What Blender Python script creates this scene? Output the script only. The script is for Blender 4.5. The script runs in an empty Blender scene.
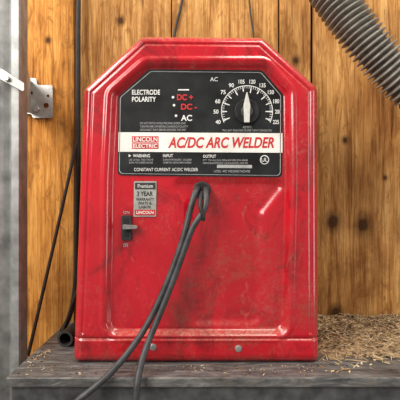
import bpy, bmesh, math, random
import numpy as np
from mathutils import Vector, Matrix
random.seed(4); np.random.seed(4)
Z0=1.2; F=470.0; CY=-0.8
S=0.8/F
def P(px,py,d=0.8): return Vector(((px-200)*d/F, CY+d, Z0+(200-py)*d/F))
SHZ=Z0-163.8*S           # shelf top
WALLY=0.275
coll=bpy.context.scene.collection
try: bpy.context.scene.view_settings.view_transform='Standard'
except: pass

# ---------- materials ----------
def newmat(name):
    m=bpy.data.materials.new(name); m.use_nodes=True
    nt=m.node_tree; b=nt.nodes['Principled BSDF']; return m,nt,b
def N(nt,t,**kw):
    n=nt.nodes.new(t)
    for k,v in kw.items():
        if k in n.inputs: n.inputs[k].default_value=v
        else: setattr(n,k,v)
    return n
def ramp(nt,stops,fac=None):
    r=nt.nodes.new('ShaderNodeValToRGB'); el=r.color_ramp.elements
    while len(el)<len(stops): el.new(0.5)
    for e,(p,c) in zip(el,stops):
        e.position=p; e.color=(c[0],c[1],c[2],1) if hasattr(c,'__len__') else (c,c,c,1)
    if fac is not None: nt.links.new(fac,r.inputs[0])
    return r
def mixc(nt,fac,a,b,mode='MIX'):
    m=nt.nodes.new('ShaderNodeMix'); m.data_type='RGBA'; m.blend_type=mode
    for s,i in ((fac,0),(a,6),(b,7)):
        if isinstance(s,(int,float)): m.inputs[i].default_value=s
        elif isinstance(s,tuple): m.inputs[i].default_value=(s[0],s[1],s[2],1)
        else: nt.links.new(s,m.inputs[i])
    return m.outputs[2]
def math_(nt,op,a,b=None,clamp=False):
    m=nt.nodes.new('ShaderNodeMath'); m.operation=op; m.use_clamp=clamp
    for i,s in enumerate((a,b)):
        if s is None: continue
        if isinstance(s,(int,float)): m.inputs[i].default_value=s
        else: nt.links.new(s,m.inputs[i])
    return m.outputs[0]
def coords(nt,scale=(1,1,1),loc=(0,0,0)):
    tc=nt.nodes.new('ShaderNodeTexCoord'); mp=nt.nodes.new('ShaderNodeMapping')
    mp.inputs['Scale'].default_value=scale; mp.inputs['Location'].default_value=loc
    nt.links.new(tc.outputs['Object'],mp.inputs['Vector']); return mp.outputs[0]
def noise(nt,vec,scale,detail=4,rough=.55,dist=0):
    n=N(nt,'ShaderNodeTexNoise',Scale=scale,Detail=detail,Roughness=rough,Distortion=dist)
    nt.links.new(vec,n.inputs['Vector']); return n.outputs[0]
def simple(name,col,rough=.5,metal=0,var=.15,scale=60,bump=0,spec=None):
    m,nt,b=newmat(name)
    n=noise(nt,coords(nt),scale)
    r=ramp(nt,[(.3,tuple(c*(1-var) for c in col)),(.7,tuple(min(1,c*(1+var)) for c in col))],n)
    nt.links.new(r.outputs[0],b.inputs['Base Color'])
    b.inputs['Roughness'].default_value=rough; b.inputs['Metallic'].default_value=metal
    if spec is not None: b.inputs['Specular IOR Level'].default_value=spec
    if bump:
        bp=N(nt,'ShaderNodeBump',Strength=bump,Distance=.002); nt.links.new(n,bp.inputs['Height']); nt.links.new(bp.outputs[0],b.inputs['Normal'])
    return m

def wood(name,dark,mid,light,loc,knots=()):
    m,nt,b=newmat(name)
    v=coords(nt,(1,1,1),loc)
    st=coords(nt,(16,16,.8),loc)
    n1=noise(nt,st,3.4,8,.66,1.6)
    fine=noise(nt,coords(nt,(70,70,2.4),loc),6,6,.75)
    big=noise(nt,coords(nt,(3,3,1.6),loc),2.6,5,.65,.8)
    r=ramp(nt,[(.32,dark),(.46,mid),(.66,light)],n1)
    c=r.outputs[0]
    fr=ramp(nt,[(.34,(.50,.42,.34)),(.52,(1.,1.,1.)),(.7,(1.22,1.2,1.16))],fine)
    c=mixc(nt,.85,c,fr.outputs[0],'MULTIPLY')
    br=ramp(nt,[(.35,(.50,.38,.28)),(.55,(1.0,.96,.92)),(.7,(1.2,1.2,1.2))],big)
    c=mixc(nt,.9,c,br.outputs[0],'MULTIPLY')
    stn=noise(nt,coords(nt,(7,7,2.6),(loc[0]+3,0,loc[2])),4,7,.75,1.8)
    sr=ramp(nt,[(.53,0.),(.63,1.)],stn)
    c=mixc(nt,math_(nt,'MULTIPLY',sr.outputs[0],.7),c,(.24,.09,.016))
    stn2=noise(nt,coords(nt,(26,26,5),(loc[0]+8,0,loc[2])),4,5,.7,1.)
    sr2=ramp(nt,[(.64,0.),(.70,1.)],stn2)
    c=mixc(nt,math_(nt,'MULTIPLY',sr2.outputs[0],.6),c,(.10,.035,.01))
    tc=nt.nodes.new('ShaderNodeTexCoord'); sx=nt.nodes.new('ShaderNodeSeparateXYZ'); nt.links.new(tc.outputs['Object'],sx.inputs[0])
    wob=noise(nt,v,70,3)
    for (kx,kz,rr) in knots:
        dx=math_(nt,'SUBTRACT',sx.outputs[0],kx); dz=math_(nt,'SUBTRACT',sx.outputs[2],kz)
        dz=math_(nt,'MULTIPLY',dz,.8)
        d=math_(nt,'SQRT',math_(nt,'ADD',math_(nt,'MULTIPLY',dx,dx),math_(nt,'MULTIPLY',dz,dz)))
        d=math_(nt,'DIVIDE',d,rr)
        d=math_(nt,'ADD',d,math_(nt,'MULTIPLY',math_(nt,'SUBTRACT',wob,.5),1.0))
        h=ramp(nt,[(.30,1.),(.5,.6),(1.,0.)],math_(nt,'MULTIPLY',d,.34))
        c=mixc(nt,math_(nt,'MULTIPLY',h.outputs[0],.95),c,(.05,.018,.005))
    nt.links.new(c,b.inputs['Base Color']); b.inputs['Roughness'].default_value=.75
    b.inputs['Specular IOR Level'].default_value=.2
    bp=N(nt,'ShaderNodeBump',Strength=.5,Distance=.002); nt.links.new(fine,bp.inputs['Height']); nt.links.new(bp.outputs[0],b.inputs['Normal'])
    return m

def redpaint(name):
    m,nt,b=newmat(name)
    v=coords(nt)
    base=ramp(nt,[(.3,(.40,.0015,.009)),(.7,(.56,.004,.016))],noise(nt,v,6,3)).outputs[0]
    d1=ramp(nt,[(.45,0.),(.65,1.)],noise(nt,v,8,9,.75,.8)).outputs[0]
    d2=ramp(nt,[(.44,0.),(.60,1.)],noise(nt,v,150,6,.75)).outputs[0]
    sp=ramp(nt,[(.58,0.),(.68,1.)],noise(nt,coords(nt,(1,1,.5)),50,9,.82,1.5)).outputs[0]
    tc=nt.nodes.new('ShaderNodeTexCoord'); sx=nt.nodes.new('ShaderNodeSeparateXYZ'); nt.links.new(tc.outputs['Object'],sx.inputs[0])
    low=N(nt,'ShaderNodeMapRange'); low.inputs[1].default_value=Z0-.03; low.inputs[2].default_value=Z0-.22; low.inputs[3].default_value=.25; low.inputs[4].default_value=1.
    nt.links.new(sx.outputs[2],low.inputs[0])
    rt=N(nt,'ShaderNodeMapRange'); rt.inputs[1].default_value=-.12; rt.inputs[2].default_value=.06; rt.inputs[3].default_value=.45; rt.inputs[4].default_value=1.
    nt.links.new(sx.outputs[0],rt.inputs[0])
    f=math_(nt,'MULTIPLY',math_(nt,'MULTIPLY',d1,math_(nt,'ADD',math_(nt,'MULTIPLY',d2,.75),.25)),math_(nt,'MULTIPLY',low.outputs[0],rt.outputs[0]))
    dk=ramp(nt,[(.50,0.),(.64,1.)],noise(nt,coords(nt,(1,1,.6),(3,1,2)),13,9,.78,1.2)).outputs[0]
    c=mixc(nt,math_(nt,'MULTIPLY',dk,.7),base,(.14,.003,.005))
    c=mixc(nt,math_(nt,'MULTIPLY',f,.9,True),c,(.22,.08,.038))
    pk=ramp(nt,[(.52,0.),(.70,1.)],noise(nt,coords(nt,(1,1,.7),(11,2,5)),10,9,.8,.9)).outputs[0]
    pk2=math_(nt,'MULTIPLY',pk,math_(nt,'ADD',math_(nt,'MULTIPLY',d2,.6),.2))
    c=mixc(nt,math_(nt,'MULTIPLY',pk2,.20),c,(.62,.22,.20))
    c=mixc(nt,math_(nt,'MULTIPLY',math_(nt,'MULTIPLY',sp,rt.outputs[0]),.42),c,(.50,.22,.14))
    g=nt.nodes.new('ShaderNodeNewGeometry'); s2=nt.nodes.new('ShaderNodeSeparateXYZ'); nt.links.new(g.outputs['Normal'],s2.inputs[0])
    up=ramp(nt,[(.2,0.),(.7,1.)],s2.outputs[2]).outputs[0]
    c=mixc(nt,math_(nt,'MULTIPLY',up,math_(nt,'ADD',math_(nt,'MULTIPLY',d2,.5),.15)),c,(.46,.22,.16))
    nt.links.new(c,b.inputs['Base Color'])
    rr=math_(nt,'ADD',math_(nt,'ADD',math_(nt,'MULTIPLY',f,.5),math_(nt,'MULTIPLY',pk2,.2)),.20,True); nt.links.new(rr,b.inputs['Roughness'])
    b.inputs['Coat Weight'].default_value=.7; b.inputs['Coat Roughness'].default_value=.12
    bp=N(nt,'ShaderNodeBump',Strength=.14,Distance=.003); nt.links.new(noise(nt,v,14,3),bp.inputs['Height']); nt.links.new(bp.outputs[0],b.inputs['Normal'])
    return m

RED=redpaint('red_enamel')
BLK=simple('label_black',(.012,.013,.014),.5,var=.7,scale=25,spec=.25)
WHT=simple('label_white',(.78,.75,.70),.5,var=.12,scale=40)
PRT=simple('print_white',(.75,.75,.72),.6,var=.15)
PRD=simple('print_grey',(.36,.36,.36),.6,var=.3)
TXR=simple('print_red',(.55,.02,.02),.5)
PLK=simple('print_black',(.03,.03,.03),.5)
CAB=simple('rubber_cable',(.038,.038,.04),.5,var=.5,scale=50)
CAB2=simple('rubber_black',(.018,.016,.016),.55,var=.4,scale=50)
GAL=simple('galvanised',(.36,.36,.35),.42,.6,var=.35,scale=30)
STL=simple('steel',(.5,.49,.47),.35,.8)
DKM=simple('dark_hole',(.006,.006,.006),.8)
SIL=simple('sticker_silver',(.36,.36,.33),.45,.2,var=.25,scale=60)
KNB=simple('knob_dusty',(.05,.05,.05),.5,var=.7,scale=120)
def hosemat():
    m,nt,b=newmat('hose_plastic')
    v=coords(nt)
    c=ramp(nt,[(.35,(.13,.12,.10)),(.65,(.27,.25,.215))],noise(nt,v,30,5,.7)).outputs[0]
    nt.links.new(c,b.inputs['Base Color']); b.inputs['Roughness'].default_value=.35
    return m
HOS=hosemat()

# ---------- helpers ----------
def empty(name,loc=(0,0,0)):
    o=bpy.data.objects.new(name,None); coll.objects.link(o); return o
def mkobj(name,verts,faces,mat,parent=None,smooth=False):
    me=bpy.data.meshes.new(name); me.from_pydata([tuple(v) for v in verts],[],faces); me.update()
    o=bpy.data.objects.new(name,me); coll.objects.link(o)
    for mm in (mat if isinstance(mat,list) else [mat]): me.materials.append(mm)
    if smooth: me.polygons.foreach_set('use_smooth',[True]*len(me.polygons))
    if parent: o.parent=parent
    return o
def bevel(o,w,seg=2):
    m=o.modifiers.new('bev','BEVEL'); m.width=w; m.segments=seg; m.limit_method='ANGLE'; return o
def box(name,x0,x1,y0,y1,z0,z1,mat,parent=None,bev=0):
    v=[(x,y,z) for x in (x0,x1) for y in (y0,y1) for z in (z0,z1)]
    f=[(0,1,3,2),(4,6,7,5),(0,4,5,1),(2,3,7,6),(0,2,6,4),(1,5,7,3)]
    o=mkobj(name,v,f,mat,parent)
    if bev: bevel(o,bev)
    return o
def roundpoly(pts,r,n=6):
    out=[]; L=len(pts)
    for i in range(L):
        p=Vector(pts[i]); a=Vector(pts[i-1]); b=Vector(pts[(i+1)%L])
        ri=r[i] if isinstance(r,(list,tuple)) else r
        u=(a-p).normalized(); w=(b-p).normalized()
        ang=u.angle(w); t=min(ri/math.tan(ang/2),(a-p).length*.49,(b-p).length*.49)
        rr=t*math.tan(ang/2); c=p+(u+w).normalized()*(rr/math.sin(ang/2))
        s=p+u*t-c; e=p+w*t-c
        a0=math.atan2(s.y,s.x); a1=math.atan2(e.y,e.x); da=(a1-a0+math.pi)%(2*math.pi)-math.pi
        for k in range(n+1):
            q=a0+da*k/n; out.append((c.x+rr*math.cos(q),c.y+rr*math.sin(q)))
    return out
def plate(name,pts,d,thick,mat,parent=None,bev=0):
    n=len(pts); fr=[P(x,y,d) for x,y in pts]; bk=[p+Vector((0,thick,0)) for p in fr]
    a=sum(pts[i][0]*pts[(i+1)%n][1]-pts[(i+1)%n][0]*pts[i][1] for i in range(n))
    ids=list(range(n))
    faces=[tuple(ids[::-1]) if a>0 else tuple(ids)]
    faces.append(tuple(i+n for i in (ids if a>0 else ids[::-1])))
    for i in range(n):
        j=(i+1)%n; faces.append((i,j,j+n,i+n))
    o=mkobj(name,fr+bk,faces,mat,parent)
    bm=bmesh.new(); bm.from_mesh(o.data); bmesh.ops.recalc_face_normals(bm,faces=bm.faces); bm.to_mesh(o.data); bm.free()
    if bev: bevel(o,bev)
    return o
def disc(name,cx,cy,r,d,thick,mat,parent=None,n=32,bev=0):
    return plate(name,[(cx+r*math.cos(2*math.pi*i/n),cy+r*math.sin(2*math.pi*i/n)) for i in range(n)],d,thick,mat,parent,bev)
def text(s,x,y,h,d,mat,parent,w=None,align='L',shear=0,bold=0,ext=.0002):
    cu=bpy.data.curves.new('lettering','FONT'); cu.body=s; cu.size=1; cu.shear=shear; cu.extrude=0; cu.offset=bold
    o=bpy.data.objects.new('lettering',cu); coll.objects.link(o); cu.materials.append(mat)
    bpy.context.view_layer.update()
    bb=[Vector(c) for c in o.bound_box]; x0=min(c.x for c in bb);x1=max(c.x for c in bb);y0=min(c.y for c in bb);y1=max(c.y for c in bb)
    k=d/F; sy=h*k/(y1-y0); sxx=w*k/(x1-x0) if w else sy
    wid=(x1-x0)*sxx
    c=P(x,y,d)
    lx=c.x-{'L':0,'C':wid/2,'R':wid}[align]-x0*sxx
    o.scale=(sxx,sy,1); o.rotation_euler=(math.pi/2,0,0); o.location=(lx,c.y,c.z-(y0+y1)/2*sy)
    o.parent=parent; return o
def curve(name,pts,r,mat,parent=None,cyc=False):
    cu=bpy.data.curves.new(name,'CURVE'); cu.dimensions='3D'; cu.bevel_depth=r; cu.bevel_resolution=5; cu.resolution_u=10; cu.use_fill_caps=True
    sp=cu.splines.new('NURBS'); sp.points.add(len(pts)-1)
    for q,p in zip(sp.points,pts): q.co=(p[0],p[1],p[2],1)
    sp.use_endpoint_u=True; sp.order_u=4
    cu.materials.append(mat); o=bpy.data.objects.new(name,cu); coll.objects.link(o)
    if parent: o.parent=parent
    return o

# ---------- room ----------
wall=box('wall_back',-1.6,1.8,WALLY+.018,WALLY+.06,0,2.6,simple('wall_backing',(.02,.013,.008),.9))
def wx(px): return (px-200)*(WALLY-CY)/F
def wz(py): return Z0+(200-py)*(WALLY-CY)/F
def kn(px,py,r): return (wx(px),wz(py),r)
A=((.19,.062,.008),(.52,.22,.042),(.70,.37,.10))
B=((.24,.10,.024),(.55,.28,.085),(.77,.48,.185))
C=((.20,.082,.020),(.51,.255,.076),(.69,.41,.15))
boards=[(-480,-170,B,()),(-168,14,A,()),(15,74,A,(kn(48,40,.004),)),
        (80,171,B,(kn(120,20,.005),)),(172,278,B,()),(279.5,311,C,(kn(296,60,.005),)),
        (313.5,410,C,(kn(333,222,.0095),kn(363,225,.0095),kn(336,312,.007),kn(345,140,.004),kn(385,178,.003))),(411,560,B,()),(561,900,A,())]
for i,(a,b,(dk,md,lt),k) in enumerate(boards):
    o=box('plank_%d'%(i+1),wx(a),wx(b),WALLY+(.004 if i in(3,5) else 0),WALLY+.018,0.0,2.6,wood('plank_wood_%d'%i,dk,md,lt,(i*1.7,0,i*.63),k),wall,.0015)
box('floor',-1.6,1.8,-3.2,WALLY,-.05,0,simple('concrete',(.25,.24,.22),.85,var=.2,scale=8,bump=.2))

# ---------- shelf ----------
def shelfmat():
    m,nt,b=newmat('weathered_shelf_top')
    g=noise(nt,coords(nt,(2.5,10,10)),7,9,.72,.8)
    c=ramp(nt,[(.34,(.035,.035,.035)),(.50,(.12,.118,.115)),(.64,(.24,.235,.225)),(.76,(.44,.42,.39))],g).outputs[0]
    s=ramp(nt,[(.5,0.),(.66,1.)],noise(nt,coords(nt),26,8,.8)).outputs[0]
    c=mixc(nt,math_(nt,'MULTIPLY',s,.3),c,(.28,.21,.15))
    nt.links.new(c,b.inputs['Base Color']); b.inputs['Roughness'].default_value=.5; b.inputs['Metallic'].default_value=.25
    bp=N(nt,'ShaderNodeBump',Strength=.35,Distance=.002); nt.links.new(g,bp.inputs['Height']); nt.links.new(bp.outputs[0],b.inputs['Normal'])
    return m
SX0=-.305; SY0=-.062
shelf=empty('workbench_shelf')
box('top_board',SX0,.75,SY0,WALLY-.001,SHZ-.016,SHZ,shelfmat(),shelf,.002)
EDG=simple('shelf_edge_steel',(.09,.09,.09),.5,.4,var=.6,scale=30)
box('front_edge',SX0+.006,.744,SY0+.006,SY0+.03,SHZ-.075,SHZ-.0165,EDG,shelf,.002)
for i,x in enumerate((SX0+.01,.69)):
    for j,y in enumerate((SY0+.032,WALLY-.06)):
        box('leg_%d'%(i*2+j+1),x,x+.05,y,y+.05,0,SHZ-.0165,EDG,shelf,.003)

# ---------- welder ----------
welder=empty('arc_welding_machine')
KS=1/.9812
raw=[(142,38),(262,39),(317,89),(318,361.5),(74,361.5),(84.3,91)]
out=roundpoly([(200+(x-200)*KS,200+(y-200)*KS) for x,y in raw],[10,10,10,7,7,10],8)
rec=roundpoly([(147,66),(264,66),(288,93),(289,180),(285,334),(108,334),(110,180),(114,95)],[8,8,8,60,10,10,60,8],6)
sub=roundpoly([(168,181),(288,181),(262,214),(260,326),(192,326),(188,205)],[6,6,10,8,8,10],5)
def sdist(X,Y,poly):
    p=np.array(poly); n=len(p); dm=np.full(X.shape,1e9); ins=np.zeros(X.shape,bool)
    for i in range(n):
        x0,y0=p[i]; x1,y1=p[(i+1)%n]; ex,ey=x1-x0,y1-y0; l2=ex*ex+ey*ey
        if l2<1e-9: continue
        t=np.clip(((X-x0)*ex+(Y-y0)*ey)/l2,0,1)
        dm=np.minimum(dm,np.hypot(X-x0-t*ex,Y-y0-t*ey))
        c=((y0>Y)!=(y1>Y)); 
        if abs(ey)>1e-12: ins^= c&(X<(x1-x0)*(Y-y0)/ey+x0)
    return np.where(ins,dm,-dm)
po=np.array(out); ytop=po[:,1].min(); ybot=po[:,1].max()
def span(y):
    xs=[]
    n=len(po)
    for i in range(n):
        (x0,y0),(x1,y1)=po[i],po[(i+1)%n]
        if (y0-y)*(y1-y)<=0 and abs(y1-y0)>1e-9: xs.append(x0+(x1-x0)*(y-y0)/(y1-y0))
    return min(xs),max(xs)
NR,NC=300,230
def spac(n,k=.75):
    u=np.linspace(0,1,n); return (1-k)*u+k*(0.5-0.5*np.cos(np.pi*u))
ys=ytop+1e-3+(ybot-ytop-2e-3)*spac(NR,.5); us=spac(NC,.6)
X=np.zeros((NR,NC)); Y=np.zeros((NR,NC))
for i,y in enumerate(ys):
    a,b=span(y); X[i]=a+(b-a)*us; Y[i]=y
D=np.maximum(sdist(X,Y,out),0)
R=10.
H=np.where(D<R,R-np.sqrt(np.maximum(R*R-(R-D)**2,0)),0.)
def sm(e0,e1,x):
    t=np.clip((x-e0)/(e1-e0),0,1); return t*t*(3-2*t)
DR=sdist(X,Y,rec)
H+=6.5*sm(-3.5,3.5,DR)
H+=2.9*sm(-5,5,sdist(X,Y,sub))
H-=1.3*sm(0,1,1-np.abs(DR+6)/4.)*(D>4)
H+=np.exp(-((Y-339.5)/1.3)**2)*2.2*(D>0.5)
H+=1.3*np.exp(-((D-9.5)/1.3)**2)*(Y<335)
H+=.35*np.sin(X/37.)*np.sin(Y/41.)*(DR>4)
verts=[]
for i in range(NR):
    for j in range(NC):
        verts.append(((X[i,j]-200)*S, H[i,j]*S, Z0+(200-Y[i,j])*S))
faces=[(i*NC+j,(i+1)*NC+j,(i+1)*NC+j+1,i*NC+j+1) for i in range(NR-1) for j in range(NC-1)]
loop=[j for j in range(NC)]+[i*NC+NC-1 for i in range(1,NR)]+[(NR-1)*NC+j for j in range(NC-2,-1,-1)]+[i*NC for i in range(NR-2,0,-1)]
b0=len(verts)
for k in loop: v=verts[k]; verts.append((v[0],.205,v[2]))
n=len(loop)
for k in range(n):
    j=(k+1)%n; faces.append((loop[k],loop[j],b0+j,b0+k))
faces.append(tuple(b0+k for k in range(n)))
o=mkobj('case_front_shell',verts,faces,RED,welder,True)
bm=bmesh.new(); bm.from_mesh(o.data); bmesh.ops.recalc_face_normals(bm,faces=bm.faces); bm.to_mesh(o.data); bm.free()
zb=min(v[2] for v in verts)
SHD=SHZ-zb
welder.location.z=SHD

DP=.8+6.5*S-.0012
lab=roundpoly([(149,70),(262,71),(283,95),(282,178),(117.5,176),(118.5,97)],[5,5,5,4,4,5],5)
plate('label_plate',lab,DP,.003,BLK,welder)
D2=DP-.0004
plate('label_banner',[(118.5,133),(282.5,134),(282.5,153.5),(118.3,152.5)],D2,.0004,WHT,welder)
D3=DP-.0008
def strip(pts,wd,d,mat,nm):
    n=len(pts); c=Vector((200,125)); V=[];Fc=[]
    for x,y in pts:
        p=Vector((x,y)); q=p+(c-p).normalized()*wd
        V+= [P(p.x,p.y,d),P(q.x,q.y,d)]
    for i in range(n):
        j=(i+1)%n; Fc.append((2*i,2*j,2*j+1,2*i+1))
    mkobj(nm,V,Fc,mat,welder)
strip(roundpoly([(150.5,72),(261,73),(281,96),(280.5,176.5),(119,174.5),(120,98)],[5,5,5,4,4,5],5),.7,D2,PRD,'label_border')
text('AC/DC ARC WELDER',168,143.3,11,D3,TXR,welder,w=106,shear=.25,bold=.025)
plate('logo_box',[(132,137),(158.5,137),(158.5,143.2),(132,143.2)],D3,.0003,TXR,welder)
plate('logo_box_low',[(132,144),(158.5,144),(158.5,149.5),(132,149.5)],D3,.0003,TXR,welder)
D4=DP-.0012
text('LINCOLN',145.2,140.1,4.6,D4,WHT,welder,w=24.5,align='C',bold=.02)
text('ELECTRIC',145.2,146.7,3.8,D4,WHT,welder,w=24.5,align='C',bold=.02)
text('ELECTRODE',132,93,5,D2,PRT,welder,w=28,bold=.02)
text('POLARITY',132,100,5,D2,PRT,welder,w=24,bold=.02)
text('DC +',177,98,6,D2,TXR,welder,w=16,bold=.03)
text('DC -',181,107.5,6,D2,TXR,welder,w=16,bold=.03)
text('AC',181,118.7,6,D2,PRT,welder,w=11,bold=.02)
for x,y in ((173,98),(174,106),(176,116.5)): disc('indicator_dot',x,y,1.3,D2,.0003,PRT,welder,12)
plate('polarity_mark',[(178,90),(189,90),(189,91.2),(178,91.2)],D2,.0003,PRT,welder)
for k,(s,y) in enumerate((('DO NOT SWITCH WHILE WELDING UNDER LOAD',124),('TURN POWER OFF BEFORE CHANGING POLARITY',127.3),('DISCONNECT INPUT BEFORE SERVICING THIS UNIT',130.6))):
    text(s,140,y,2.1,D2,PRD,welder,w=46+2*(k%2))
    if k>1: text(s[::-1],222,y+.6,1.9,D2,PRD,welder,w=50-3*(k%2))
text('WARNING',133,156.5,3.2,D2,PRT,welder,w=17,bold=.01)
disc('warning_mark',129.5,156.5,1.7,D2,.0003,PRT,welder,3)
text('INPUT',163,156.5,3,D2,PRT,welder,w=10,bold=.01)
text('OUTPUT',203,157,3,D2,PRT,welder,w=13,bold=.01)
rng=random.Random(3)
def fine(x,y,w,nr):
    for k in range(nr):
        s=''.join(rng.choice('ABCDEHILNORSTU   ') for _ in range(int(w*.75)))
        text(s.strip()+'E',x,y+k*2.9,1.8,D2,PRD,welder,w=w-rng.random()*5)
fine(129,160.5,28,2); fine(163,160.5,30,2); fine(203,161,46,2)
text('CONSTANT CURRENT AC/DC WELDER',134,170.3,3.2,D2,PRT,welder,w=64)
text('LISTED  ARC WELDING MACHINE',214,172,2.4,D2,PRD,welder,w=36)
plate('serial_box',[(217,165.5),(252,165.8),(252,169),(217,168.7)],D2,.0003,PRD,welder)
disc('approval_mark',264.5,160.5,4.6,D2,.0003,PRT,welder,24)
disc('approval_mark_inner',264.5,160.5,3.7,D2-.0004,.0003,BLK,welder,24)
text('UL',264.5,160.5,3.8,D2-.0008,PRT,welder,align='C')
# current dial
cx,cy=247,112
def arc(r0,r1,a0,a1,d,mat,nm,n=48):
    V=[];Fc=[]
    for i in range(n+1):
        a=math.radians(a0+(a1-a0)*i/n)
        V+=[P(cx+r0*math.sin(a),cy-r0*math.cos(a),d),P(cx+r1*math.sin(a),cy-r1*math.cos(a),d)]
    for i in range(n): Fc.append((2*i,2*i+1,2*i+3,2*i+2))
    mkobj(nm,V,Fc,mat,welder)
arc(25.2,25.9,-116,116,D2,PRT,'dial_ring')
vals=['40','50','60','75','90','105','120','135','150','180','200','225']
for i,s in enumerate(vals):
    a=-111+222*i/11; ar=math.radians(a)
    arc(20 if i%2 else 18.5,25.3,a-1.4,a+1.4,D2,PRT,'dial_tick',2)
    text(s,cx+31*math.sin(ar),cy-30*math.cos(ar),4.1,D2,PRT,welder,w=6 if len(s)==3 else 5,align='C',bold=.015)
for i in range(45):
    a=-113+226*i/44; arc(22.8,25.2,a-.5,a+.5,D2,PRT,'dial_minor_tick',1)
text('AC',214,80,4,D2,PRT,welder,align='C'); text('AMPS',cx,cy+16,2.6,D2,PRD,welder,align='C')
disc('knob_skirt',cx,cy,12.5,DP-.004,.004,simple('knob_black',(.018,.018,.018),.5,var=.6,scale=90,spec=.3),welder,40,.0012)
disc('knob_body',cx,cy,6,DP-.010,.007,KNB,welder,16,.0015)
KP=simple('knob_pointer',(.58,.57,.53),.5)
plate('knob_pointer',roundpoly([(cx,cy-21),(cx+3.4,cy-6),(cx+2.6,cy+11),(cx-2.6,cy+11),(cx-3.4,cy-6)],.5,2),DP-.013,.005,KP,welder,.0006)
# sticker
plate('warranty_sticker',roundpoly([(134,182),(156.5,182),(156,217.5),(133.5,217.5)],1,2),DP,.0016,SIL,welder)
plate('sticker_head',[(135,183.5),(155.5,183.5),(155.5,190),(135,190)],D2,.0003,PLK,welder)
text('Premium',145.3,186.8,3.6,D3,WHT,welder,w=15,align='C')
text('3 YEAR',145,194.5,4.8,D2,PLK,welder,w=16,align='C',bold=.03)
text('WARRANTY',145,200,3,D2,PLK,welder,w=18,align='C',bold=.02)
text('PARTS &',145,204,2.8,D2,PLK,welder,w=13,align='C',bold=.02)
text('LABOR',145,207.8,2.8,D2,PLK,welder,w=12,align='C',bold=.02)
plate('sticker_foot',[(134.8,210.5),(155,210.5),(155,216),(134.8,216)],D2,.0003,TXR,welder)
text('LINCOLN',145,213.2,3,D3,WHT,welder,w=17,align='C',bold=.02)
# power switch
plate('switch_bezel',roundpoly([(121,216),(131.5,216),(131.5,241),(121,241)],1.5,3),DP-.003,.004,CAB2,welder,.0008)
plate('switch_slot',[(123.5,219),(129,219),(129,238),(123.5,238)],DP-.0034,.001,DKM,welder)
plate('switch_lever',roundpoly([(122.5,225.5),(137,226.5),(137,229.5),(122.5,230.5)],1,3),DP-.015,.012,simple('lever_grey',(.22,.2,.19),.5,var=.4),welder,.001)
text('ON',126.3,213.2,2.8,DP,PRD,welder,align='C')
text('OFF',125.8,246,3.6,DP,PRD,welder,w=5,align='C')
def screw(x,y,d,r):
    disc('screw_washer',x,y,r*1.35,d-.001,.003,STL,welder,24,.0004)
    disc('screw_head',x,y,r,d-.004,.004,STL,welder,6,.0008)
screw(153,348,.8,2.6); screw(238.5,349.5,.8,2.6)
DG=.8+9.4*S
disc('cable_grommet',202,191,9,DG-.004,.006,CAB2,welder,32,.0015)
disc('grommet_hole',202,191,6.8,DG-.0045,.0006,DKM,welder,32)
curve('electrode_cable',[P(198,189,.818),P(197,189,.80),P(194,196,.788),P(189,215,.785),P(184,238,.78),P(172,272,.776),P(158,305,.772),P(143,334,.765),P(122,362,.747),P(104,381,.725),P(85,396,.716),P(66,410,.71),P(50,450,.71),P(45,560,.71)],3.1*S*.98,CAB,welder)
curve('work_cable',[P(206,190,.818),P(206,190,.80),P(207,199,.786),P(205,211,.782),P(197,221,.78),P(191,231,.778),P(184,252,.776),P(173,282,.774),P(160,315,.768),P(147,345,.757),P(140,368,.735),P(137,384,.72),P(135,405,.715),P(133,450,.71),P(135,560,.71)],3.1*S*.98,CAB,welder)
curve('ground_lead_loop',[P(202,193,.818),P(202,192,.80),P(200,200,.782),P(200,210,.776),P(204,217,.777),P(203,221,.78)],2.0*S,CAB2,welder)

# ---------- door track ----------
track=empty('garage_door_track')
def extr(name,prof,z0,z1,th,mat,parent):
    V=[];Fc=[];n=len(prof)
    for z in (z0,z1):
        for x,y in prof: V.append((x,y,z))
    for i in range(n-1): Fc.append((i,i+1,n+i+1,n+i))
    o=mkobj(name,V,Fc,mat,parent,False)
    m=o.modifiers.new('s','SOLIDIFY'); m.thickness=th; m.offset=0
    return o
dT=.86
tx=lambda px: (px-200)*dT/F
yT=CY+dT
prof=[(tx(18),yT+.045),(tx(19.5),yT+.004),(tx(18.5),yT),(tx(12),yT-.001),(tx(10.5),yT+.006),(tx(7),yT+.012),(tx(2),yT+.006),(tx(-4),yT-.004),(tx(-14),yT-.006),(tx(-20),yT+.004),(tx(-21),yT+.03)]
extr('track_rail',prof,0,2.5,.0016,GAL,track)
GAL2=simple('galvanised_bright',(.42,.42,.40),.42,.55,var=.35,scale=30)
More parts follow.
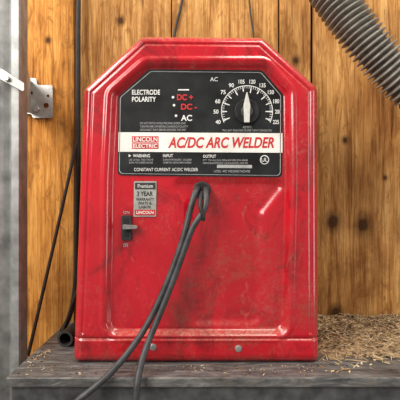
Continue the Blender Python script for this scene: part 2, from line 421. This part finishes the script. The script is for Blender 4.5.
def bracket():
    V=roundpoly([(12,78),(36,78),(37,85),(52.5,85),(53,118),(33,118),(31,114),(12,114)],2,3)
    o=plate('bracket_plate',V,1.068,.0022,GAL2,track,.0003)
    bpy.context.view_layer.update()
    for (x,y,r) in ((42,103,2.8),(44,93,1.5),(27,90,1.5)):
        c=disc('cut',x,y,r,1.04,.06,GAL2,None,20)
        m=o.modifiers.new('b','BOOLEAN'); m.object=c; m.operation='DIFFERENCE'; m.solver='EXACT'
        dg=bpy.context.evaluated_depsgraph_get(); me=bpy.data.meshes.new_from_object(o.evaluated_get(dg))
        o.modifiers.clear(); o.data=me; bpy.data.objects.remove(c)
    V=[P(30,81,1.068),P(30,113,1.068),Vector((tx(17),yT+.045,Z0+(200-112)*.9/F)),Vector((tx(17),yT+.045,Z0+(200-68)*.9/F))]
    W=[v+Vector((.0022,0,0)) for v in V]
    mkobj('bracket_web',V+W,[(0,1,2,3),(7,6,5,4),(0,4,5,1),(1,5,6,2),(2,6,7,3),(3,7,4,0)],GAL2,track)
    disc('bolt_head',36,109,3,1.062,.006,STL,track,6,.0006)
bracket()
plate('bracket_strap',roundpoly([(-14,64),(2,69),(24,83),(24,92),(2,80),(-14,74)],1.5,3),.845,.002,GAL2,track,.0003)
disc('strap_bolt',6,78,2.8,.838,.007,STL,track,6,.0006)

# ---------- hose ----------
def hose():
    ctr=[P(294,-95,.99),P(310,-45,.97),P(329,-10,.955),P(350,20,.945),P(376,53,.94),P(408,86,.94),P(455,114,.945),P(520,118,.96),P(600,90,1.0)]
    pts=[]
    for i in range(1,len(ctr)-2):
        p0,p1,p2,p3=ctr[i-1:i+3]
        for k in range(60):
            t=k/60; pts.append(.5*((2*p1)+(p2-p0)*t+(2*p0-5*p1+4*p2-p3)*t*t+(3*p1-p0-3*p2+p3)*t**3))
    L=[0]
    for a,b in zip(pts,pts[1:]): L.append(L[-1]+(b-a).length)
    pitch=.0115; per=10; st=pitch/per; n=int(L[-1]/st)
    P3=np.array([tuple(p) for p in pts]); s=np.arange(n)*st
    C=np.stack([np.interp(s,L,P3[:,k]) for k in range(3)],1)
    T=np.gradient(C,axis=0); T/=np.linalg.norm(T,axis=1)[:,None]
    M=28; V=[];Fc=[]
    for i in range(n):
        t=Vector(T[i]); u=t.cross(Vector((0,1,0))).normalized(); w=t.cross(u)
        ph=(i%per)/per
        r=.0370+.0065*max(0,math.sin(2*math.pi*ph))**.5 - .0050*max(0,-math.sin(2*math.pi*ph))
        for j in range(M):
            a=2*math.pi*j/M; V.append(Vector(C[i])+u*(r*math.cos(a))+w*(r*math.sin(a)))
    for i in range(n-1):
        for j in range(M): k=(j+1)%M; Fc.append((i*M+j,i*M+k,(i+1)*M+k,(i+1)*M+j))
    return mkobj('corrugated_vacuum_hose',V,Fc,HOS,None,True)
hose()

# ---------- hanging cords & sticks ----------
WD=WALLY-CY-.006
curve('hanging_cord',[P(186,-180,WD),P(186,-60,WD),P(184,-5,WD),P(179,15,WD),P(174,32,WD),P(172,60,WD),P(172,200,WD)],.0028,CAB2)
curve('hanging_wire',[P(243,-180,WD),P(245,-60,WD),P(249,0,WD),P(251,20,WD),P(256,45,WD),P(257,200,WD)],.0018,CAB2)
RST=simple('rusty_rod',(.04,.024,.016),.7,.2,var=.5)
a=Vector((wx(80),WALLY-.006,wz(130)))
b=P(28,356,.955)
curve('leaning_rod',[a,(a+b)/2+Vector((.002,0,0)),b],.0036,RST)
curve('leaning_rod.001',[P(84,270,1.06),P(72,305,1.02),P(60,338,.965)],.0028,RST)
curve('power_cord',[P(79,-40,1.065),P(77.5,60,1.065),P(78,150,1.065),P(76.5,220,1.062),P(77,270,1.055),P(74,300,1.04),P(70,318,1.02),P(62,331,1.0)],.0055,CAB2)
pipe=empty('black_pipe')
def tube(name,p0,p1,r,ri,mat,parent):
    p0=Vector(p0);p1=Vector(p1);t=(p1-p0).normalized();u=t.cross(Vector((0,0,1))).normalized();w=t.cross(u);n=28;V=[];Fc=[]
    for c,rr in ((p0,ri),(p0,r),(p1,r),(p1,ri)):
        for j in range(n):
            q=2*math.pi*j/n; V.append(c+u*rr*math.cos(q)+w*rr*math.sin(q))
    for k in range(4):
        for j in range(n):
            m=(j+1)%n; kk=(k+1)%4; Fc.append((k*n+j,k*n+m,kk*n+m,kk*n+j))
    return mkobj(name,V,Fc,mat,parent,False)
q=P(65,342,.89)
tube('pipe_body',(q.x,q.y,SHZ+.0155),(q.x+.012,WALLY-.01,SHZ+.0155),.015,.011,CAB2,pipe)

# ---------- debris ----------
CH=[simple('chip_straw',(.56,.40,.20),.8,var=.3),simple('chip_brown',(.24,.135,.065),.8,var=.3),simple('chip_pale',(.72,.58,.38),.8,var=.3),simple('chip_dark',(.05,.03,.02),.8)]
from mathutils import noise as mn
def chipto(V,Fc,mi,x,y,z,l,w,m):
    a=random.random()*math.pi*2; ti=random.uniform(-.35,.35); u=Vector((math.cos(a)*math.cos(ti),math.sin(a)*math.cos(ti),math.sin(ti)))*l/2; v=Vector((-math.sin(a),math.cos(a),random.uniform(-.3,.3)))*w/2
    c=Vector((x,y,z+abs(u.z)+abs(v.z)+.0004)); k=len(V); up=Vector((0,0,.0006))
    V.extend([c-u-v,c+u-v*.6,c+u+v*.6,c-u+v,c-u-v+up,c+u-v*.6+up,c+u+v*.6+up,c-u+v+up])
    for f in ((3,2,1,0),(4,5,6,7),(0,1,5,4),(1,2,6,5),(2,3,7,6),(3,0,4,7)):
        Fc.append(tuple(k+q for q in f)); mi.append(m)
def debris():
    V=[];Fc=[];mi=[]
    x0,x1,y0,y1=.208,.74,.02,WALLY-.004
    nx,ny=140,70
    def raw(x,y):
        e=min(1,max(0,(x-x0)/.03))*min(1,max(0,(y-y0)/.12))
        return e*(.006+.007*mn.noise(Vector((x*25,y*25,0)))+.004*mn.noise(Vector((x*90,y*90,3)))+.010*max(0,(y-.15)/.12)) + .0014*mn.noise(Vector((x*40,y*40,7)))-.0006
    def hh(x,y): return SHZ+.0002+max(0,raw(x,y))
    for i in range(nx):
        for j in range(ny):
            x=x0+(x1-x0)*i/(nx-1); y=y0+(y1-y0)*j/(ny-1); V.append((x,y,hh(x,y)))
    for i in range(nx-1):
        for j in range(ny-1):
            q=(i*ny+j,(i+1)*ny+j,(i+1)*ny+j+1,i*ny+j+1)
            if max(V[k][2] for k in q)>SHZ+.00025: Fc.append(q); mi.append(4)
    for _ in range(4600):
        x=random.uniform(.203,.72); y=WALLY-.012-abs(random.gauss(0,.12))
        if y<-.055: continue
        z=max(SHZ,hh(x,y)) if x>x0 and y>y0 else SHZ
        if random.random()<.5: l,w=random.uniform(.008,.028),random.uniform(.0007,.0017)
        else: l,w=random.uniform(.003,.008),random.uniform(.0015,.0045)
        chipto(V,Fc,mi,x,y,z,l,w,random.choices((0,1,2,3),(5,4,3,3))[0])
    o=mkobj('sawdust_debris',V,Fc,CH+[simple('sawdust',(.34,.235,.13),.9,var=.6,scale=140,bump=.5)])
    o.data.polygons.foreach_set('material_index',mi)
    V=[];Fc=[];mi=[]
    for _ in range(170):
        x=random.uniform(SX0+.012,.20); y=random.uniform(SY0+.008,-.004)
        chipto(V,Fc,mi,x,y,SHZ,random.uniform(.001,.005),random.uniform(.0006,.0018),random.choices((0,1,2,3),(4,4,2,4))[0])
    for _ in range(50):
        x=random.uniform(SX0+.008,-.272); y=random.uniform(0,.08)
        chipto(V,Fc,mi,x,y,SHZ,random.uniform(.002,.006),random.uniform(.0008,.002),random.choices((0,1,2,3),(4,4,2,4))[0])
    o=mkobj('wood_chips',V,Fc,CH)
    o.data.polygons.foreach_set('material_index',mi)
debris()

# ---------- light ----------
w=bpy.data.worlds.new('w'); bpy.context.scene.world=w; w.use_nodes=True
bg=w.node_tree.nodes['Background']; bg.inputs[0].default_value=(1,.97,.94,1); bg.inputs[1].default_value=.34
def area(name,loc,tgt,sx,sy,e,col):
    l=bpy.data.lights.new(name,'AREA'); l.shape='RECTANGLE'; l.size=sx; l.size_y=sy; l.energy=e; l.color=col
    o=bpy.data.objects.new(name,l); coll.objects.link(o); o.location=loc
    o.rotation_euler=(Vector(tgt)-Vector(loc)).to_track_quat('-Z','Y').to_euler()
area('daylight_door',(-1.3,-1.5,Z0+1.0),(0,0,Z0),1.0,1.2,47,(1,.96,.90))
area('ceiling_lamp',(.5,-.45,Z0+1.25),(0.1,.15,Z0),.9,.3,13,(1,.93,.83))
area('rim_highlight_fill',(-.95,-.25,Z0+1.0),(-.05,.05,Z0+.1),.4,.4,12,(1,.95,.88))  # added lamp at upper left, puts a highlight on the chamfered rim
area('edge_reflection_strip',(1.5,-.55,Z0+.1),(.1,.1,Z0),.35,1.1,6,(1,.97,.93))  # added strip light on the right, only for reflections on rounded edges

cam=bpy.data.cameras.new('camera'); cam.lens=36*F/400; cam.sensor_width=36; cam.clip_start=.01
co=bpy.data.objects.new('camera',cam); coll.objects.link(co); co.location=(0,CY,Z0); co.rotation_euler=(math.pi/2,0,0)
bpy.context.scene.camera=co
